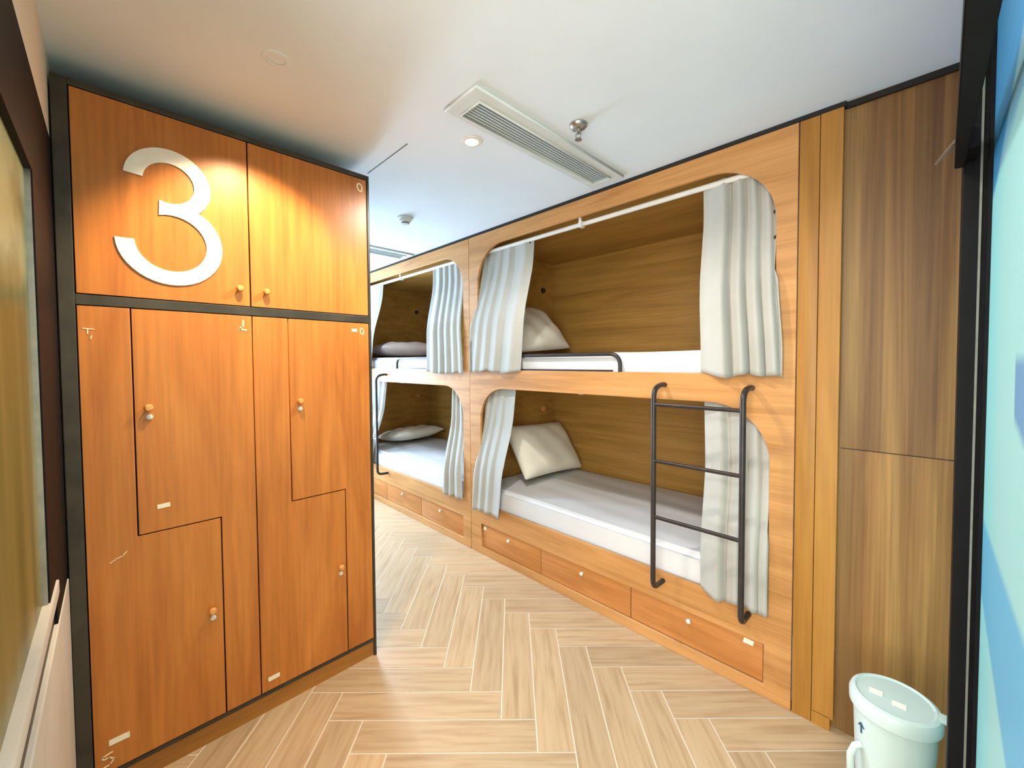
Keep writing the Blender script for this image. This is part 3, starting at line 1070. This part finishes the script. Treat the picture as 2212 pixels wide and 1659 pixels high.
# smoke detector
SD = thing('smoke_detector', 'round white smoke detector on the ceiling over the far bunk', 'smoke detector', (-2.507, 1.458, CEIL))
lathe_obj('base', [(0.0, 0.0), (0.052, 0.0), (0.052, -0.012), (0.046, -0.014), (0.0, -0.014)], 'vent_metal', SD, 'Z', (0, 0, 0), 32)
lathe_obj('sensor', [(0.0, -0.014), (0.042, -0.014), (0.036, -0.032), (0.026, -0.036), (0.026, -0.044), (0.022, -0.048), (0.0, -0.048)], 'vent_metal', SD, 'Z', (0, 0, 0), 32)
lathe_obj('grille', [(0.0268, -0.036), (0.0268, -0.041)], 'gap', SD, 'Z', (0, 0, 0), 32)

# ------------------------------------------------------------------ door closer on the black jamb
DC = thing('door_closer', 'black door closer box high on the black jamb', 'door closer', (0.055, 1.50, 1.97))
bm = bmesh.new()
vs = []
for y, x0, x1 in ((0.0, -0.006, 0.0115), (-0.80, -0.026, 0.012)):
    vs.append([bm.verts.new((x, y, z)) for x, z in ((x0, 0), (x1, 0), (x1, 0.065), (x0, 0.065))])
for k in range(4):
    bm.faces.new((vs[0][k], vs[0][(k + 1) % 4], vs[1][(k + 1) % 4], vs[1][k]))
bm.faces.new(vs[0])
bm.faces.new(vs[1])
bmesh.ops.bevel(bm, geom=bm.edges[:], offset=0.002, segments=2, affect='EDGES')
finish('body', bm, 'black_metal', DC)
box_obj('mounting_plate', (0.0, 0.030, -0.10, -0.002, 0.01, 0.06), 'black_metal', DC)
bm = bmesh.new()
tube(bm, [(-0.006, -0.06, 0.050), (-0.036, 0.10, 0.058)], 0.004, 8)
finish('arm', bm, 'chrome', DC, smooth=True)

# ------------------------------------------------------------------ bin
BN = thing('trash_bin', 'white plastic lidded bin on the floor by the wooden wall panel', 'bin', (-0.042, 1.715, 0))
lathe_obj('body', [(0.0, 0.0), (0.080, 0.0), (0.084, 0.004), (0.098, 0.40), (0.098, 0.412), (0.092, 0.412), (0.080, 0.012), (0.0, 0.010)], 'bin', BN, 'Z', (0, 0, 0), 48)
bm = bmesh.new()
lathe(bm, [(0.1005, 0.398), (0.108, 0.400), (0.109, 0.428), (0.104, 0.440), (0.094, 0.445), (0.088, 0.4405), (0.05, 0.443), (0.0, 0.444)], 'Z', (0, 0, 0), 48)
lid = finish('lid', bm, 'bin', BN, smooth=True)
box_obj('lid_tab', (0.088, 0.118, -0.020, 0.020, 0.436, 0.444), 'bin', lid, bev=0.003)
for k, (px_, py_) in enumerate(((-0.042, -0.012), (0.012, -0.030))):
    box_obj('sticker', (px_ - 0.016, px_ + 0.016, py_ - 0.011, py_ + 0.011, 0.4428, 0.4452), 'white_sign', lid)  # small flat white square on top of the lid
bm = bmesh.new()
for zz in (0.20, 0.30):
    pass
tube(bm, [(-0.070, -0.058, 0.285), (-0.086, -0.066, 0.275), (-0.096, -0.070, 0.245), (-0.096, -0.070, 0.19), (-0.082, -0.064, 0.165), (-0.066, -0.056, 0.16)], 0.010, 10)
finish('handle', bm, 'bin', BN, smooth=True)
ang = math.radians(222)
bm = bmesh.new()
for (u0, z0), (u1, z1) in (((0, 0.325), (0, 0.355)), ((-0.010, 0.345), (0, 0.357)), ((0.010, 0.345), (0, 0.357))):
    P = []
    for u, z in ((u0, z0), (u1, z1)):
        a = ang + u / 0.103
        rr_ = 0.084 + 0.014 * z / 0.40 + 0.0012
        P.append((rr_ * math.cos(a), rr_ * math.sin(a), z))
    tube(bm, P, 0.0022, 6)
pm = finish('printed_arrow', bm, 'bin_blue', BN)
pm['label'] = 'small dark blue printed arrow'
